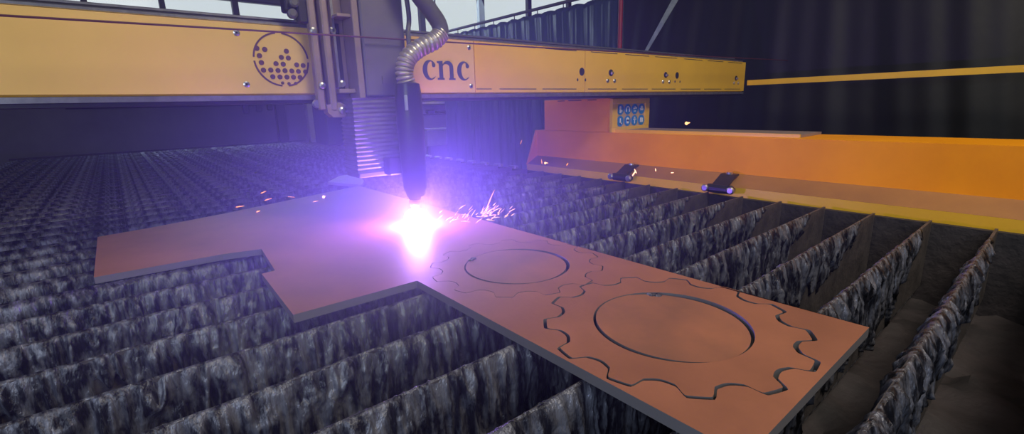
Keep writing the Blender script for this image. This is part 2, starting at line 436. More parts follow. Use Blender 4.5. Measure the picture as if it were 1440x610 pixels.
def ring(c, ph, label, dx, dy, rh, tilt, off=(0, 0), k_=1.0):
    mb = poly_solid([sprocket(off[0], off[1], ph, k_=k_), circle(0, 0, rh)], PT, lambda u, v, w_: (c[0]+u+dx, c[1]+v+dy, -1-PT/2+w_+tilt[0]*u+tilt[1]*v))
    o = mb.build('sprocket', M['plate'], base=(c[0], c[1], -1-PT))
    return tag(o, label, 'sprocket')
ring(G1, PH1, 'large toothed sprocket ring nearest the viewer, cut free with dark gaps round its teeth', -0.001, 0.002, 0.352, (0.002, 0.002))
ring(G2, PH2, 'toothed sprocket ring beside the plasma arc, partly washed purple', -0.001, 0.001, 0.338, (0.0, 0.0), (0.012, 0.023), 0.96)
def disc(c, r, dx, dy, dz, tilt, label, pang):
    loop = []
    for q in range(160):
        a = 2*PI*q/160; rr_ = r+0.006-0.021*max(0, math.cos(a-math.radians(-22)))**0.7-0.012*max(0, math.cos(a-math.radians(165)))
        loop.append((rr_*math.cos(a), rr_*math.sin(a)))
    mb = poly_solid([loop], PT, lambda u, v, w_: (c[0]+u+dx, c[1]+v+dy, -1-PT/2+w_+dz+tilt[0]*u+tilt[1]*v))
    o = mb.build('cut_disc', M['disc'], base=(c[0], c[1], -1-PT))
    tag(o, label, 'disc')
    s_ = MB(); rr = random.Random(4)
    for k in range(9):
        a = math.radians(pang)+rr.uniform(-.10, .10); q = r*rr.uniform(.93, 1.0)
        px, py = c[0]+dx+q*math.cos(a), c[1]+dy+q*math.sin(a)
        s_.lathe((px, py, -1.002+dz+tilt[0]*q*math.cos(a)+tilt[1]*q*math.sin(a)), [(0, .012), (.006, .011), (.011, .005)], 'z', 8)
    p_ = s_.build('pierce_slag', M['slag'], o, smooth=True)
    p_['label'] = 'small grey slag blob at the end of the cut'
disc(G1, 0.345, 0.0, 0.0, -0.004, (-0.022, 0.010), 'plain round disc sunk and tilted inside the nearest sprocket', 46)
disc(G2, 0.331, -0.004, 0.001, 0.0, (-0.012, 0.0), 'plain round disc lying inside the sprocket beside the arc', 118)
# scrap offcut on the slats beyond the plate
sc = [(2.50, 6.95), (2.86, 7.45), (3.02, 7.45), (3.05, 7.2), (3.0, 6.95), (2.9, 6.6), (2.74, 6.3)]
o = poly_solid([sc], 0.04, lambda u, v, w_: (u-.25, v-.1, TZ+0.022+w_)).build('scrap_offcut', M['bench'], base=(2.75, 6.9, TZ))
tag(o, 'pale rounded offcut of sheet lying on the slats behind the big plate', 'offcut')

# ------------------------------------------------------------------ gantry rail guard on the right
rg = thing('gantry_rail_guard', (5.8, 2.5, FZ), 'orange-yellow steel guard running along the right edge of the table', 'guard')
prof = [(5.55, -0.43), (5.55, -0.87), (6.35, -0.87), (6.35, -0.43)]
MB().prism([(5.55, -0.86), (5.34, -0.985), (5.35, -1.0), (5.56, -0.875)], 'y', -3.2, 5.99).build('deflector', M['deflect'], rg)['label'] = 'brown sloping deflector'
MB().prism([(5.335, -0.986), (5.335, -1.12), (5.38, -1.12), (5.38, -0.99)], 'y', -3.2, 5.99).build('lip', M['yellow'], rg)
MB().prism([(p[0], p[1]) for p in prof], 'y', -3.2, 6.0).build('guard_skin', M['orange'], rg)
MB().box((5.63, 1.93, -0.428), (6.35, 4.36, -0.40)).build('top_plate', M['carr'], rg)
MB().box((5.60, 1.90, -0.435), (5.625, 4.36, -0.385)).build('edge_strip', M['yellow'], rg)
t = MB(); t.add([(5.55, 5.95, -0.44), (5.55, 6.0, -0.44), (5.33, 6.0, -1.0), (5.33, 5.97, -1.0), (5.56, 5.95, -.88), (5.56, 6.0, -.88)],
                [(0, 1, 2, 3), (0, 3, 4), (1, 5, 2), (0, 4, 5, 1), (4, 3, 2, 5)])
t.build('end_gusset', M['orange'], rg)
MB().lathe((5.547, 3.02, -0.64), [(0, .045), (.006, .045)], 'x', 20).build('cap', M['orange'], rg)
MB().box((5.6, -3.1, FZ), (6.3, 5.9, -0.88)).build('plinth', M['orange'], rg)

# hold-down clamps
def clamp(y, ang, label):
    r = thing('rim_clamp', (5.26, y, -1.06), label, 'clamp', 'black clamps on the table rim')
    b = MB(); b.box((5.19, y-.17, -1.05), (5.29, y+.17, -0.955), 0.03); b.build('base_bar', M['black'], r)
    for q in (-.15, .15):
        MB().lathe((5.165, y+q, -1.0), [(0, .03), (.01, .042), (.03, .042)], 'x', 16).build('bolt', M['steel'], r)
    s_ = MB(); vs = []
    s_.prism([(5.20, -1.0), (5.215, -0.965), (5.42, -0.855), (5.50, -0.85), (5.50, -0.87), (5.42, -0.885), (5.23, -0.99)], 'y', y-.09, y+.09)
    st = s_.build('strap', M['black'], r)
    MB().lathe((5.45, y, -0.855), [(0, .04), (.022, .036)], 'z', 14).build('bolt', M['steel'], r)
clamp(2.55, 0, 'black rim clamp nearer the right edge, its strap leaning on the orange guard')
clamp(3.93, 0, 'black rim clamp farther along the rim below the safety sign')

# ------------------------------------------------------------------ gantry
BX0, BX1, BY, BZ0, BZ1 = -2.9, 9.05, 4.1, 0.125, 0.645
gt = thing('gantry', (5.9, 4.6, -0.43), 'long yellow gantry beam bridging the cutting table on an orange end column', 'gantry')
MB().box((BX0, BY+.02, BZ0), (BX1, BY+.55, BZ1), 0.01).build('beam', M['yellow'], gt)
pn = MB().box((BX0+.05, BY, BZ0+.012), (1.62, BY+.022, BZ1-.004)).build('cover_panel', M['panel'], gt); pn['label'] = 'glow-paled yellow cover panel with a cut-out dot emblem'
pn2 = MB().box((1.66, BY, BZ0+.012), (2.955, BY+.022, BZ1-.004)).build('cover_panel', M['panel'], gt); pn2['label'] = 'glow-paled yellow cover panel lettered cnc'
MB().box((2.965, BY, BZ0+.012), (4.655, BY+.022, BZ1-.004)).build('cover_panel', M['yellow'], gt)
MB().box((4.665, BY, BZ0+.012), (BX1, BY+.022, BZ1-.004)).build('cover_panel', M['yellow'], gt)
# slots along the top and bottom edges of the cover
sl = MB(); x = 2.95
segs = [(2.97, 3.17), (3.28, 3.82), (3.92, 4.50), (4.72, 5.3), (5.42, 6.02), (6.12, 6.75), (6.9, 7.5), (7.62, 8.2), (8.32, 8.9)]
for a, b in segs:
    sl.box((a, BY-.003, 0.168), (b, BY+.004, 0.176)); sl.box((a+.05, BY-.003, 0.618), (b, BY+.004, 0.626))
sl.build('edge_slots', M['hole'], gt)
MB().box((BX0, BY+.0, 0.086), (BX1, BY+.50, 0.122)).build('lower_rail', M['steel'], gt)
MB().box((BX0, BY+.03, 0.06), (BX1, BY+.52, 0.085)).build('lower_seal', M['black'], gt)
MB().box((BX0, BY+.03, 0.648), (BX1-.05, BY+.09, 0.672), 0.004).build('upper_rail', M['steel'], gt)
MB().box((BX0, BY+.12, 0.648), (BX1-.05, BY+.42, 0.70), 0.01).build('upper_cover', M['black'], gt)
MB().box((BX0, BY+.16, 0.702), (BX1-.1, BY+.20, 0.722), 0.004).build('upper_rail', M['steel'], gt)
# holes and bolts
def hole(x, z, rx, rz, m='hole', d=0.004, nm='hole'):
    vs = [(x+rx*math.cos(2*PI*k/20), BY-d, z+rz*math.sin(2*PI*k/20)) for k in range(20)]+[(x+rx*math.cos(2*PI*k/20), BY+.002, z+rz*math.sin(2*PI*k/20)) for k in range(20)]
    b = MB(); b.add(vs, [tuple(range(20)), tuple(range(39, 19, -1))]+[(i, (i+1) % 20, 20+(i+1) % 20, 20+i) for i in range(20)])
    return b.build(nm, M[m], gt)
for x, z in ((4.6, .38), (6.775, .374)): hole(x, z, .045, .048)
for x in (4.523, 4.668, 6.724, 6.865): hole(x, .282, .012, .018)
for x, z in ((5.172, .380), (6.463, .376), (8.715, .36)):
    hole(x, z, .045, .042)
    MB().lathe((x+.012, BY-.03, z-.005), [(0, .016), (.03, .022)], 'y', 12).build('bolt', M['steel'], gt)
for x in (5.105, 5.25, 6.396, 6.565, 8.649, 8.81):
    MB().lathe((x, BY-.014, .277), [(0, .020), (.006, .026), (.015, .026)], 'y', 14).build('bolt', M['steel'], gt)
for x, z in ((2.90, .575), (2.905, .20), (0.82, .57), (0.835, .205)):
    sb = MB().lathe((x, BY-.008, z), [(0, .014), (.004, .022), (.009, .022)], 'y', 14).build('screw', M['steel'], gt)
    MB().box((x-.006, BY-.0095, z-.006), (x+.006, BY-.007, z+.006)).build('socket', M['hole'], sb)
# emblem
em = MB(); ex, ez, k_ = 1.108, 0.392, 0.2/177
def arcband(c0, c1, r0, r1, a0, a1, n=30):
    vs = []; fs = []
    for i in range(n+1):
        a = math.radians(a0+(a1-a0)*i/n)
        for r in (r0, r1):
            for yy in (BY-.004, BY+.002): vs.append((c0+r*math.cos(a), yy, c1+r*math.sin(a)))
    for i in range(n):
        b = i*4
        fs += [(b, b+4, b+6, b+2), (b+1, b+3, b+7, b+5), (b, b+1, b+5, b+4), (b+2, b+6, b+7, b+3)]
    fs += [(0, 2, 3, 1), (n*4, n*4+1, n*4+3, n*4+2)]
    return vs, fs
for a0, a1 in ((4, 84), (97, 176), (184, 264), (278, 356)):
    em.add(*arcband(ex, ez, .191, .203, a0, a1))
dots = [(255,325),(303,330),(440,335),(265,372),(402,377),(447,380),(271,416),(362,420),(408,422),(497,424),(540,427),(277,465),(323,463),(369,465),(414,465),(459,466),(503,468),(551,470),(330,507),(376,508),(421,508),(465,508),(509,509),(388,548),(429,552),(474,550)]
for a, b in dots:
    cx_, cz_ = ex+(a-403)*k_, ez-(b-393)*k_
    r_ = .0185 if b < 540 else .012
    vs = [(cx_+r_*math.cos(2*PI*q/16), yy, cz_+r_*math.sin(2*PI*q/16)) for yy in (BY-.005, BY+.002) for q in range(16)]
    em.add(vs, [tuple(range(16)), tuple(range(31, 15, -1))]+[(i, (i+1) % 16, 16+(i+1) % 16, 16+i) for i in range(16)])
em.build('dot_emblem', M['cutout'], pn)
# lettering
def c_loop(x0, w_, h_):
    pts = []
    cx_, cz_ = x0+w_*.52, h_/2
    for i in range(33):
        a = math.radians(38+(322-38)*i/32)
        pts.append((cx_+w_*.52*math.cos(a), cz_+h_*.52*math.sin(a)))
    for i in range(29):
        a = math.radians(300-(300-75)*i/28)
        pts.append((cx_+w_*.10+w_*.30*math.cos(a), cz_+h_*.44*math.sin(a)))
    # ball terminal
    bx_, bz_ = cx_+w_*.30, cz_+h_*.26
    for i in range(10):
        a = math.radians(190+(400-190)*i/9)
        pts.append((bx_+w_*.13*math.cos(a), bz_+h_*.11*math.sin(a)))
    return pts
def n_loop(x0, w_, h_):
    s_ = w_*.21; b = h_*.10; e = w_*.05
    x1 = x0+w_*.10; x2 = x0+w_*.90
    P = [(x0, 0), (x1+s_+e*1.4, 0), (x1+s_+e*1.4, b), (x1+s_, b), (x1+s_, h_*.70)]
    for i in range(9):
        a = math.radians(150-150*i/8)
        P.append((x0+w_*.50+w_*.19*math.cos(a), h_*.68+h_*.16*math.sin(a)))
    P += [(x2-s_, b), (x2-s_-e, b), (x2-s_-e, 0), (x0+w_, 0), (x0+w_, b), (x2, b), (x2, h_*.66)]
    for i in range(11):
        a = math.radians(8+(150-8)*i/10)
        P.append((x0+w_*.60+w_*.30*math.cos(a), h_*.68+h_*.33*math.sin(a)))
    P += [(x1+s_, h_*.84), (x1+s_, h_*1.0), (x0, h_*.97), (x0, h_*.88), (x1, h_*.86), (x1, b), (x0, b)]
    return P
lt = MB()
for lp in (c_loop(2.352, .150, .178), n_loop(2.512, .205, .178), c_loop(2.742, .155, .178)):
    q = poly_solid([lp], .006, lambda u, v, w_: (u, BY-.001+w_, .258+v)); lt.add(q.v, q.f)
lt.build('cnc_lettering', M['mark'], pn2)
# end column
MB().box((5.55, 4.40, -0.428), (6.38, 5.77, 0.058), 0.008).build('end_column', M['orange'], gt)
sl = MB()
for a, b in ((5.45, 5.3), (5.22, 4.95), (4.82, 4.65)): sl.box((5.545, b, .035), (5.556, a, .046))
sl.build('column_slots', M['hole'], gt)
MB().box((BX0, 4.3, -0.9), (BX0+.7, 5.6, 0.058), 0.01).build('end_column', M['orange'], gt)
MB().box((BX0, 3.0, -1.9), (-2.35, 6.8, -0.905), 0.01).build('end_carriage', M['orange'], gt)

# yellow arm at the beam end
am = MB(); am.prism([(9.08, .235), (9.14, .235), (9.14, .325), (9.08, .325)], 'y', -1.0, 4.06)
o = am.build('support_arm', M['yellow'], base=(9.1, 1.5, .23)); tag(o, 'slim yellow arm running forward from the right end of the gantry beam', 'arm')

# ------------------------------------------------------------------ safety sign
SY = 4.34
sg = thing('safety_sign', (5.98, SY, -0.44), 'yellow framed safety sign with eight blue round symbols on the column', 'sign')
x0, x1, z0, z1 = 5.53, 6.44, -0.432, 0.05
fr = MB(); e = .075
fr.box((x0, SY, z0), (x1, SY+.05, z0+e), .006); fr.box((x0, SY, z1-e), (x1, SY+.05, z1), .006)
fr.box((x0, SY+.001, z0+e), (x0+e*1.6, SY+.05, z1-e)); fr.box((x1-e*1.3, SY+.001, z0+e), (x1, SY+.05, z1-e))
fr.build('sign_frame', M['yellow'], sg)
bd = MB().box((x0+.05, SY+.02, z0+.05), (x1-.05, SY+.035, z1-.05)).build('board', M['signback'], sg)
ix0, ix1, iz0, iz1 = x0+e*1.6, x1-e*1.3, z0+e, z1-e
def blob(mb, cx_, cz_, rx, rz, n=16, yy=None):
    yy = yy if yy is not None else SY+.012
    vs = [(cx_+rx*math.cos(2*PI*q/n), y_, cz_+rz*math.sin(2*PI*q/n)) for y_ in (yy, yy+.005) for q in range(n)]
    mb.add(vs, [tuple(range(n)), tuple(range(2*n-1, n-1, -1))]+[(i, (i+1) % n, n+(i+1) % n, n+i) for i in range(n)])
for r_ in range(2):
    for c_ in range(4):
        cx_ = ix0+(ix1-ix0)*(c_+.5)/4; cz_ = iz1-(iz1-iz0)*(r_+.5)/2
        R_ = .078
        d_ = MB(); blob(d_, cx_, cz_, R_, R_*.98, 28, SY+.014); db = d_.build('symbol_disc', M['blue'], sg)
        p = MB(); k = r_*4+c_; yy = SY+.009
        def bx(a, b, c, d): p.box((cx_+a*R_, yy, cz_+b*R_), (cx_+c*R_, yy+.004, cz_+d*R_))
        if k == 0: blob(p, cx_-.1*R_, cz_+.35*R_, .25*R_, .3*R_, 12, yy); bx(-.3, -.6, .15, .1); bx(.15, -.35, .45, -.15)
        elif k == 1: p.add(*arcband(cx_, cz_+.1*R_, .35*R_, .5*R_, 10, 170, 12)); bx(-.62, -.45, -.32, .25); bx(.32, -.45, .62, .25)
        elif k == 2: bx(-.5, -.05, .0, .25); bx(-.35, -.45, .3, -.3); bx(.1, .05, .55, .35); bx(-.1, .3, .15, .5)
        elif k == 3: bx(-.45, -.3, .45, .12); blob(p, cx_, cz_+.3*R_, .35*R_, .28*R_, 12, yy); bx(-.6, .0, -.45, .1)
        elif k == 4: bx(-.2, -.55, .1, .55); bx(-.2, -.55, .45, -.3)
        elif k == 5: blob(p, cx_, cz_+.25*R_, .42*R_, .38*R_, 14, yy); bx(-.3, -.5, .3, .2)
        elif k == 6: bx(-.1, -.6, .1, .55); bx(-.42, .1, .42, .3); blob(p, cx_, cz_+.5*R_, .18*R_, .18*R_, 12, yy)
        else: bx(-.45, -.45, -.2, .45); bx(-.1, -.45, .1, .5); bx(.2, -.45, .45, .4)
        if k == 1:
            p.v = [(a, b-(BY-.004)+yy if b < 4.15 else b, c) for a, b, c in p.v]
        p.build('pictogram', M['white'], db)

# ------------------------------------------------------------------ tool carriage
cg = thing('tool_carriage', (1.6, 4.0, 0.1), 'grey-brown lifting carriage with bolted channels on the front of the beam', 'carriage')
MB().box((1.655, 3.80, 0.10), (2.03, 4.07, 1.9), 0.012).build('housing', M['carrbox'], cg)
MB().box((1.60, 3.83, 0.085), (1.652, 4.07, 1.9), 0.006).build('edge_channel', M['carr'], cg)
MB().box((1.34, 4.03, 0.02), (1.60, 4.09, 1.9), 0.01).build('mount_plate', M['carr'], cg)
MB().box((1.46, 3.90, 0.13), (1.60, 4.03, 0.165), .004).build('shelf', M['carr'], cg)
MB().box((1.49, 3.86, 0.71), (1.60, 4.03, 0.735), .004).build('shelf', M['carr'], cg)
MB().box((1.305, 3.95, 0.0), (1.36, 4.03, 1.9), .01).build('channel', M['carr'], cg)
c_ = MB(); c_.box((1.39, 3.92, -0.01), (1.445, 4.03, 1.9), .012)
c_.prism([(1.36, 0.04), (1.36, -0.02), (1.40, -0.06), (1.50, -0.06), (1.535, -0.02), (1.53, 0.03), (1.46, 0.06)], 'y', 3.93, 4.03)
c_.build('channel', M['carr'], cg)
MB().box((1.485, 3.97, 0.18), (1.505, 4.03, 1.9)).build('slot_edge', M['steel'], cg)
MB().box((1.51, 4.015, 0.17), (1.555, 4.028, 0.68), .002).build('slot', M['hole'], cg)
for x, yy, z in ((1.475, 3.91, -0.005), (1.53, 3.99, .21), (1.325, 3.93, .60), (1.345, 3.93, .19), (1.49, 3.97, .62)):
    MB().lathe((x, yy, z), [(0, .012), (.006, .026), (.03, .030)], 'y', 16).build('bolt', M['steel'], cg)
MB().box((1.30, 3.99, 0.0), (1.34, 4.06, 0.09), .008).build('roller_block', M['dark'], cg)
MB().lathe((1.30, 3.97, .05), [(0, .03), (.03, .035)], 'y', 16).build('bolt', M['steel'], cg)
MB().box((1.79, 3.79, .20), (1.92, 3.80, .26)).build('name_plate', M['carrbox'], cg)
# roller stack on top of the beam, left of the carriage
rl = MB(); rl.box((1.16, 4.02, .74), (1.33, 4.14, .86), .01); rl.box((1.24, 3.98, .66), (1.34, 4.06, 1.0), .01)
rl.build('roller_bracket', M['dark'], cg)
for x, z in ((1.22, .80), (1.28, .90), (1.20, .72)):
    MB().lathe((x, 3.97, z), [(0, .02), (.01, .035), (.05, .035)], 'y', 16).build('roller', M['hosegrey'], cg)
# lower dark block behind the carriage
MB().box((1.40, 4.12, -0.30), (1.72, 4.45, 0.05), .01).build('motor_block', M['cab'], cg)
# bellows
be = MB(); n = 17; vs = []
for i in range(2*n+1):
    z = .085-.60*i/(2*n); e = .014 if i % 2 else 0.0
    xa, xb, ya, yb = 1.50-.012*i/(2*n)+e, 2.02-e, 3.76+e, 4.05-e
    vs += [(xa, ya, z), (xb, ya, z), (xb, yb, z), (xa, yb, z)]
fs = []
for i in range(2*n):
    for q in range(4): fs.append((i*4+q, i*4+(q+1) % 4, i*4+4+(q+1) % 4, i*4+4+q))
fs += [(3, 2, 1, 0), (8*n, 8*n+1, 8*n+2, 8*n+3)]
be.add(vs, fs); be.build('bellows', M['bellows'], cg)
MB().box((1.50, 3.77, -0.56), (2.02, 4.04, -0.515), .008).build('foot_plate', M['carrbox'], cg)
MB().box((1.72, 3.66, -0.55), (2.02, 3.77, -0.40), .01).build('torch_holder', M['dark'], cg)

# ------------------------------------------------------------------ torch and hoses
tc_ = thing('plasma_torch', (1.915, 3.6, -0.93), 'black sleeved plasma torch pointing straight down over the arc', 'torch')
MB().lathe((1.915, 3.6, 0), [(-.74, .075), (-.66, .098), (-.40, .108), (-.1, .112), (.10, .108), (.19, .098), (.20, .07)], 'z', 28).build('sleeve', M['sleeve'], tc_, smooth=True)
MB().lathe((1.905, 3.6, 0), [(-.78, .045), (-.72, .065), (-.55, .07), (-.46, .07)], 'z', 24).build('torch_body', M['dark'], tc_, smooth=True)
MB().lathe((1.90, 3.6, 0), [(-.86, .018), (-.84, .035), (-.80, .05), (-.77, .05)], 'z', 24).build('nozzle', M['steel'], tc_, smooth=True)
MB().box((1.82, 3.48, -.02), (1.845, 3.50, .10), .004).build('sleeve_tag', M['strip'], tc_)
def bez(P, n):
    out = []
    P = [Vector(p) for p in P]
    P = [2*P[0]-P[1]]+P+[2*P[-1]-P[-2]]
    for i in range(1, len(P)-2):
        for j in range(n):
            t = j/n; a, b, c, d = P[i-1], P[i], P[i+1], P[i+2]
            out.append(0.5*((2*b)+(c-a)*t+(2*a-5*b+4*c-d)*t*t+(3*b-3*c+d-a)*t**3))
    out.append(P[-2]); return out
hp = bez([(1.915, 3.6, .17), (1.895, 3.6, .28), (1.935, 3.6, .39), (2.05, 3.6, .475), (2.20, 3.6, .545), (2.27, 3.6, .61)], 34)
rad = [.050+.026*abs(math.sin(PI*i/9))**.7 for i in range(len(hp))]
hs = MB().sweep(hp, rad, 20)
o = hs.build('spiral_hose', M['hose'], base=(1.915, 3.6, .17), smooth=False)
tag(o, 'ribbed shiny metal hose curving up from the top of the torch', 'hose')
hp = bez([(2.265, 3.6, .60), (2.25, 3.6, .68), (2.17, 3.6, .78), (2.06, 3.6, .90), (1.97, 3.62, 1.1), (1.95, 3.65, 1.5), (1.95, 3.7, 1.9)], 10)
o = MB().sweep(hp, .068, 20).build('grey_hose', M['hosegrey'], base=(2.26, 3.6, .6), smooth=True)
tag(o, 'thick smooth grey hose rising to the left above the ribbed hose', 'hose')
hp = bez([(2.03, 3.72, .42), (2.02, 3.72, .6), (2.05, 3.74, .75), (2.03, 3.74, 1.1), (2.06, 3.74, 1.9)], 10)
o = MB().sweep(hp, .020, 12).build('thin_cable', M['hosegrey'], base=(2.03, 3.72, .42), smooth=True)
tag(o, 'thin dark cable hanging beside the carriage left of the thick grey hose', 'cable')
hp = [(-2.85, 3.735, .50), (0.666, 3.735, .54), (4.5, 3.735, .585), (10.1, 3.735, .68)]
o = MB().sweep(bez(hp, 8), .0065, 8).build('stretched_cable', M['wire'], base=(3, 3.735, .55), smooth=True)
tag(o, 'thin maroon cable stretched level across the whole width in front of the beam', 'cable')

# ------------------------------------------------------------------ curtains, pole, post
def curtain(name, y0, y1, ztop, zbot, nf, amp, m, lab, seed, gather=True):
    ny_, nz_ = 260, 40; vs = []; rr = random.Random(seed)
    ph = [rr.uniform(0, 6.28) for _ in range(4)]
    for j in range(nz_+1):
        v = j/nz_
        for i in range(ny_+1):
            u = i/ny_
            lean = 0.35*v*math.sin(u*5+ph[0]) if gather else 0.25*v
            q = (u*nf+lean)
            d = amp*(math.sin(2*PI*q)+.45*math.sin(2*PI*q*2.3+ph[1])+.25*math.sin(2*PI*q*5.1+ph[2]))*(.55+.45*math.cos(3*v+ph[3]))
            sag = 0.04*(1-abs(math.cos(PI*u*nf*1.2)))*(1-v)
            vs.append((10.0+d, y0+(y1-y0)*u, ztop-(ztop-zbot)*v-sag))
    n_ = ny_+1
    fs = [(j*n_+i, j*n_+i+1, (j+1)*n_+i+1, (j+1)*n_+i) for j in range(nz_) for i in range(ny_)]
    b = MB(); b.add(vs, fs); o = b.build(name, m, base=(10, (y0+y1)/2, zbot), smooth=True)
    md = o.modifiers.new('thickness', 'SOLIDIFY'); md.thickness = .006
    return tag(o, lab, 'curtain')
curtain('welding_curtain', 16.0, 7.75, 2.56, -2.5, 13, .085, M['curtain'], 'dark navy vinyl curtain with hanging folds between the window and the red post', 3)
curtain('welding_curtain', 7.6, -3.0, 2.57, -2.5, 5, .05, M['curtaindark'], 'near-black vinyl curtain right of the red post', 8)
cp = thing('curtain_pole', (10, 7, 2.6), 'long grey pole slanting up from the window, carrying the vinyl curtains', 'pole')
MB().sweep([(10, 16.3, 2.68), (10, 7, 2.68), (10, -3.2, 2.68)], .045, 12).build('pole', M['hosegrey'], cp, smooth=True)
for y in np.linspace(15.8, -2.8, 19):
    MB().sweep([(10, float(y), 2.72), (10, float(y), 2.52)], .014, 8).build('hook', M['hosegrey'], cp)
for y in (16.2, -3.1):
    MB().sweep([(10, y, 2.69), (10, y, CZ)], .03, 10).build('hanger', M['hosegrey'], cp)
MB().sweep([(9.78, 7.5, FZ), (9.78, 7.5, CZ)], .055, 16).build('red_post', M['red'], base=(9.78, 7.5, FZ), smooth=True)
tag(bpy.data.objects['red_post'], 'slim red upright post where the navy curtain meets the black one', 'post')
# pale strip painted as light through a gap in the black curtain
st = MB(); 
st.add([(9.82, 5.93, 2.22), (9.82, 6.11, 2.22), (9.82, 6.86, 1.08), (9.82, 6.77, 1.08), (9.835, 5.93, 2.22), (9.835, 6.11, 2.22), (9.835, 6.86, 1.08), (9.835, 6.77, 1.08)],
       [(0, 1, 2, 3), (7, 6, 5, 4), (0, 4, 5, 1), (1, 5, 6, 2), (2, 6, 7, 3), (3, 7, 4, 0)])
o = st.build('light_gap_strip', M['strip'], base=(9.82, 6.05, 1.15)); tag(o, 'pale slanting strip painted as a light gap in the black curtain', 'strip')

# ------------------------------------------------------------------ far background
wb = thing('workbench', (11.6, 18.9, FZ), 'pale workbench with a back shelf far behind the torch', 'workbench')
MB().box((10.6, 18.5, -1.05), (13.2, 19.6, -.93), .02).build('worktop', M['bench'], wb)
MB().box((10.7, 19.3, -.93), (13.1, 19.5, .45), .02).build('back_panel', M['bench'], wb)
MB().box((10.7, 18.9, -.35), (13.1, 19.3, -.28), .01).build('shelf', M['dark'], wb)
MB().box((10.7, 18.9, .10), (13.1, 19.3, .15), .01).build('shelf', M['dark'], wb)
MB().box((10.65, 18.55, -1.7), (13.15, 19.5, -1.06), .02).build('drawer_case', M['bench'], wb)
for x in (10.7, 13.0):
    for y in (18.6, 19.4): MB().box((x, y, FZ), (x+.1, y+.1, -1.7)).build('leg', M['dark'], wb)
for x, w_, h_ in ((11.0, .35, .16), (11.5, .5, .12), (12.2, .3, .2)):
    o = MB().box((x, 18.95, -.278), (x+w_, 19.2, -.278+h_), .02).build('storage_box', M['black'], base=(x+w_/2, 19.05, -.278))
    tag(o, {11.0: 'left one of three small dark boxes on the far workbench shelf', 11.5: 'middle one of three small dark boxes on the far workbench shelf', 12.2: 'right one of three small dark boxes on the far workbench shelf'}[x], 'box', 'dark boxes on the far workbench shelf')
lp = thing('strip_lamp', (11.4, 19.0, .40), 'small lit strip lamp over the far workbench', 'lamp')
MB().box((11.0, 18.95, .46), (11.8, 19.15, .52), .01).build('housing', M['dark'], lp)
MB().box((11.02, 18.96, .35), (11.78, 19.14, .459), .01).build('tube', M['lampglow'], lp)
cb = thing('tall_cabinet', (7.6, 19.2, FZ), 'tall dark blue cabinet against the back wall behind the carriage', 'cabinet')
MB().box((6.75, 18.7, FZ), (8.6, 19.8, .6), .03).build('body', M['cab'], cb)
for x in (6.78, 7.69):
    d_ = MB().box((x, 18.66, FZ+.15), (x+.88, 18.70, .55), .01).build('door', M['cab'], cb)
    MB().box((x+(.78 if x < 7 else .06), 18.62, -1.0), (x+(.82 if x < 7 else .10), 18.66, -.7)).build('handle', M['steel'], d_)
for x, z0_, z1_ in ((3.9, -.05, .35), (4.35, .0, .5), (4.75, .05, .35)):
    o = MB().box((x, YB-.12, z0_), (x+.22, YB-.002, z1_), .03).build('wall_junction_box', M['dark'], base=(x+.1, YB-.05, z0_))
    tag(o, {3.9: 'left one of three dark junction boxes on the back wall', 4.35: 'tallest, middle dark junction box on the back wall', 4.75: 'right one of three dark junction boxes on the back wall'}[x], 'box', 'dark boxes on the back wall')
o = MB().sweep([(-1, YB-.06, .28), (6.1, YB-.06, .28)], .04, 10).build('conduit', M['dark'], base=(2.5, YB-.06, .28)); tag(o, 'dark conduit running level along the back wall', 'conduit')
o = MB().box((5.0, YB-.3, FZ), (5.35, YB-.004, 3.3), .02).build('steel_column', M['dark'], base=(5.2, YB-.2, FZ)); tag(o, 'dark steel column standing against the back wall left of the pale pilaster', 'column')

# ------------------------------------------------------------------ arc, sparks, smoke
ac = MB().lathe((1.90, 3.6, 0), [(-.999, .01), (-.985, .06), (-.955, .09), (-.925, .098), (-.895, .09), (-.868, .06), (-.862, .01)], 'z', 28).build('plasma_arc', M['arc'], base=(1.90, 3.6, -1), smooth=True)
tag(ac, 'blinding white plasma arc where the torch meets the plate', 'plasma arc')
# dense spray of sparks right of the arc
rr = random.Random(11); sp = MB()
def streak(mb, p, d, L, r, g_=-.25):
    pts = [Vector(p)+Vector(d)*(L*i/5)+Vector((0, 0, g_*(L*i/5)**2)) for i in range(6)]
    mb.sweep(pts, [r*.4, r, r, r*.8, r*.6, r*.2], 5)
for i in range(70):
    x = 2.05+rr.random()**.8*.62; y = 3.45+rr.uniform(-.22, .10)-(x-2.05)*.10
    z = -.985+abs(rr.gauss(0, .03))
    a = rr.uniform(-1.0, .9)
    streak(sp, (x, y, z), Vector((math.cos(a)*.8, math.sin(a)*.3, rr.uniform(-.1, .8))).normalized(), rr.uniform(.02, .10), rr.uniform(.0014, .0030), -1.5)
o = sp.build('spark_spray', M['sparkhot'], base=(2.3, 3.5, -1)); tag(o, 'dense spray of fine orange sparks right of the arc', 'sparks', kind='stuff')
def spark(p, d, L, r, lab, m='spark', blobr=0.0):
    b = MB(); streak(b, p, Vector(d).normalized(), L, r, -.6)
    if blobr: b.lathe((p[0], p[1], p[2]), [(-blobr, blobr*.2), (-blobr*.6, blobr*.8), (0, blobr), (blobr*.6, blobr*.8), (blobr, blobr*.2)], 'z', 10)
    o = b.build('spark', M[m], base=p); tag(o, lab, 'spark', 'stray sparks')

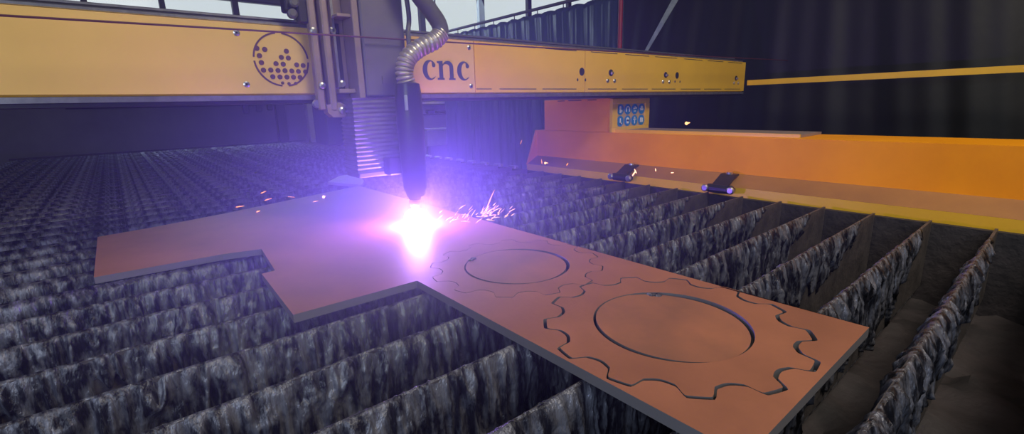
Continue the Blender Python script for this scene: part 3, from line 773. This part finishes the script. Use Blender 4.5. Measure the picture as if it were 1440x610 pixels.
spark((2.585, 3.5, -.975), (.45, .0, .9), .26, .004, 'long thin orange spark leaping up from the spray beside the arc')
spark((1.71, 5.407, -.96), (.3, 0, .1), .03, .004, 'bright pink-orange ember at the far edge of the plate left of the arc', 'sparkhot', .016)
spark((1.539, 5.24, -.97), (.9, .1, .1), .06, .004, 'short spark just left of the pink ember')
spark((1.205, 6.05, -.93), (.9, .1, .3), .07, .0045, 'curved orange spark above the far plate edge, upper of the two at the left')
spark((1.163, 5.70, -.96), (.9, .1, .2), .08, .0045, 'orange spark on the far plate edge, lower of the two at the left')
spark((0.85, 5.53, -.96), (.9, .3, 0), .09, .004, 'flat faint spark at the far left end of the plate')
spark((0.975, 5.225, -.985), (.9, .1, .2), .04, .005, 'small orange spark lying on the plate surface at the left')
spark((1.42, 5.75, -.96), (.8, -.5, -.1), .08, .003, 'thin slanting spark left of the pink ember')
spark((5.18, 5.372, -.912), (.1, -.9, .1), .06, .008, 'orange ember in front of the left end of the orange guard', 'sparkhot', .018)
spark((5.18, 5.45, -.93), (.1, .2, .9), .08, .005, 'upright spark just left of the ember on the orange guard')
spark((5.18, 4.908, -.915), (.1, -.5, .8), .05, .006, 'small orange spark on the guard between ember and clamp')
spark((5.10, 5.875, -.63), (.1, -.4, .9), .08, .005, 'single spark high in the dark gap left of the orange guard')
spark((5.08, 3.64, -.94), (.1, -.5, .9), .09, .009, 'bright forked spark on the farther clamp', 'sparkhot')
spark((5.08, 3.58, -.90), (.1, .5, .7), .07, .007, 'small spark just above the farther clamp', 'sparkhot')
spark((5.15, 3.34, -.86), (.1, .3, .9), .04, .006, 'left one of two tiny sparks right of the farther clamp', 'sparkhot')
spark((5.15, 3.13, -.86), (.1, -.8, .1), .04, .006, 'right one of two tiny sparks right of the farther clamp', 'sparkhot')
spark((9.6, 5.52, -.49), (.1, -.8, .2), .08, .018, 'lone orange ember in front of the black curtain right of the sign', 'sparkhot', .035)

# smoke hanging over the table, thicker round the arc
sm = bpy.data.materials.new('smoke'); sm.use_nodes = True; nt = sm.node_tree
nt.nodes.remove(nt.nodes['Principled BSDF'])
v = nt.nodes.new('ShaderNodeVolumeScatter'); v.inputs['Color'].default_value = (0.42, 0.34, 1.0, 1); v.inputs['Anisotropy'].default_value = 0.0  # violet tint put in so room light scatters violet too
tc = nt.nodes.new('ShaderNodeTexCoord'); ln = nt.nodes.new('ShaderNodeVectorMath'); ln.operation = 'LENGTH'
nt.links.new(tc.outputs['Object'], ln.inputs[0])
def mth(op, a, b=None):
    n = nt.nodes.new('ShaderNodeMath'); n.operation = op
    for k, q in enumerate((a, b)):
        if q is None: continue
        if isinstance(q, (int, float)): n.inputs[k].default_value = q
        else: nt.links.new(q, n.inputs[k])
    return n.outputs[0]
ex_ = mth('EXPONENT', mth('MULTIPLY', ln.outputs['Value'], -1/0.30))
mp2 = nt.nodes.new('ShaderNodeMapping'); mp2.vector_type = 'POINT'
mp2.inputs['Location'].default_value = (0.34, 0.62, -0.06)      # plume added on the near side for a violet veil
nt.links.new(tc.outputs['Object'], mp2.inputs[0]); ln2 = nt.nodes.new('ShaderNodeVectorMath'); ln2.operation = 'LENGTH'; nt.links.new(mp2.outputs[0], ln2.inputs[0])
r2_ = mth('MULTIPLY', ln2.outputs['Value'], 1/0.40)
ex2 = mth('EXPONENT', mth('MULTIPLY', mth('MULTIPLY', r2_, r2_), -1.0))
nt.links.new(mth('ADD', mth('ADD', mth('MULTIPLY', ex_, SMOKE_PEAK), mth('MULTIPLY', ex2, 1.5)), SMOKE_BASE), v.inputs['Density'])
nt.links.new(v.outputs[0], nt.nodes['Material Output'].inputs['Volume'])
o = MB().box((-1.6, 0.6, -1.04), (5.0, 7.2, 1.9)).build('smoke_haze', sm, base=(1.9, 3.6, -0.9))
tag(o, 'bluish smoke haze hanging over the table, thickest round the arc', 'smoke', kind='stuff')
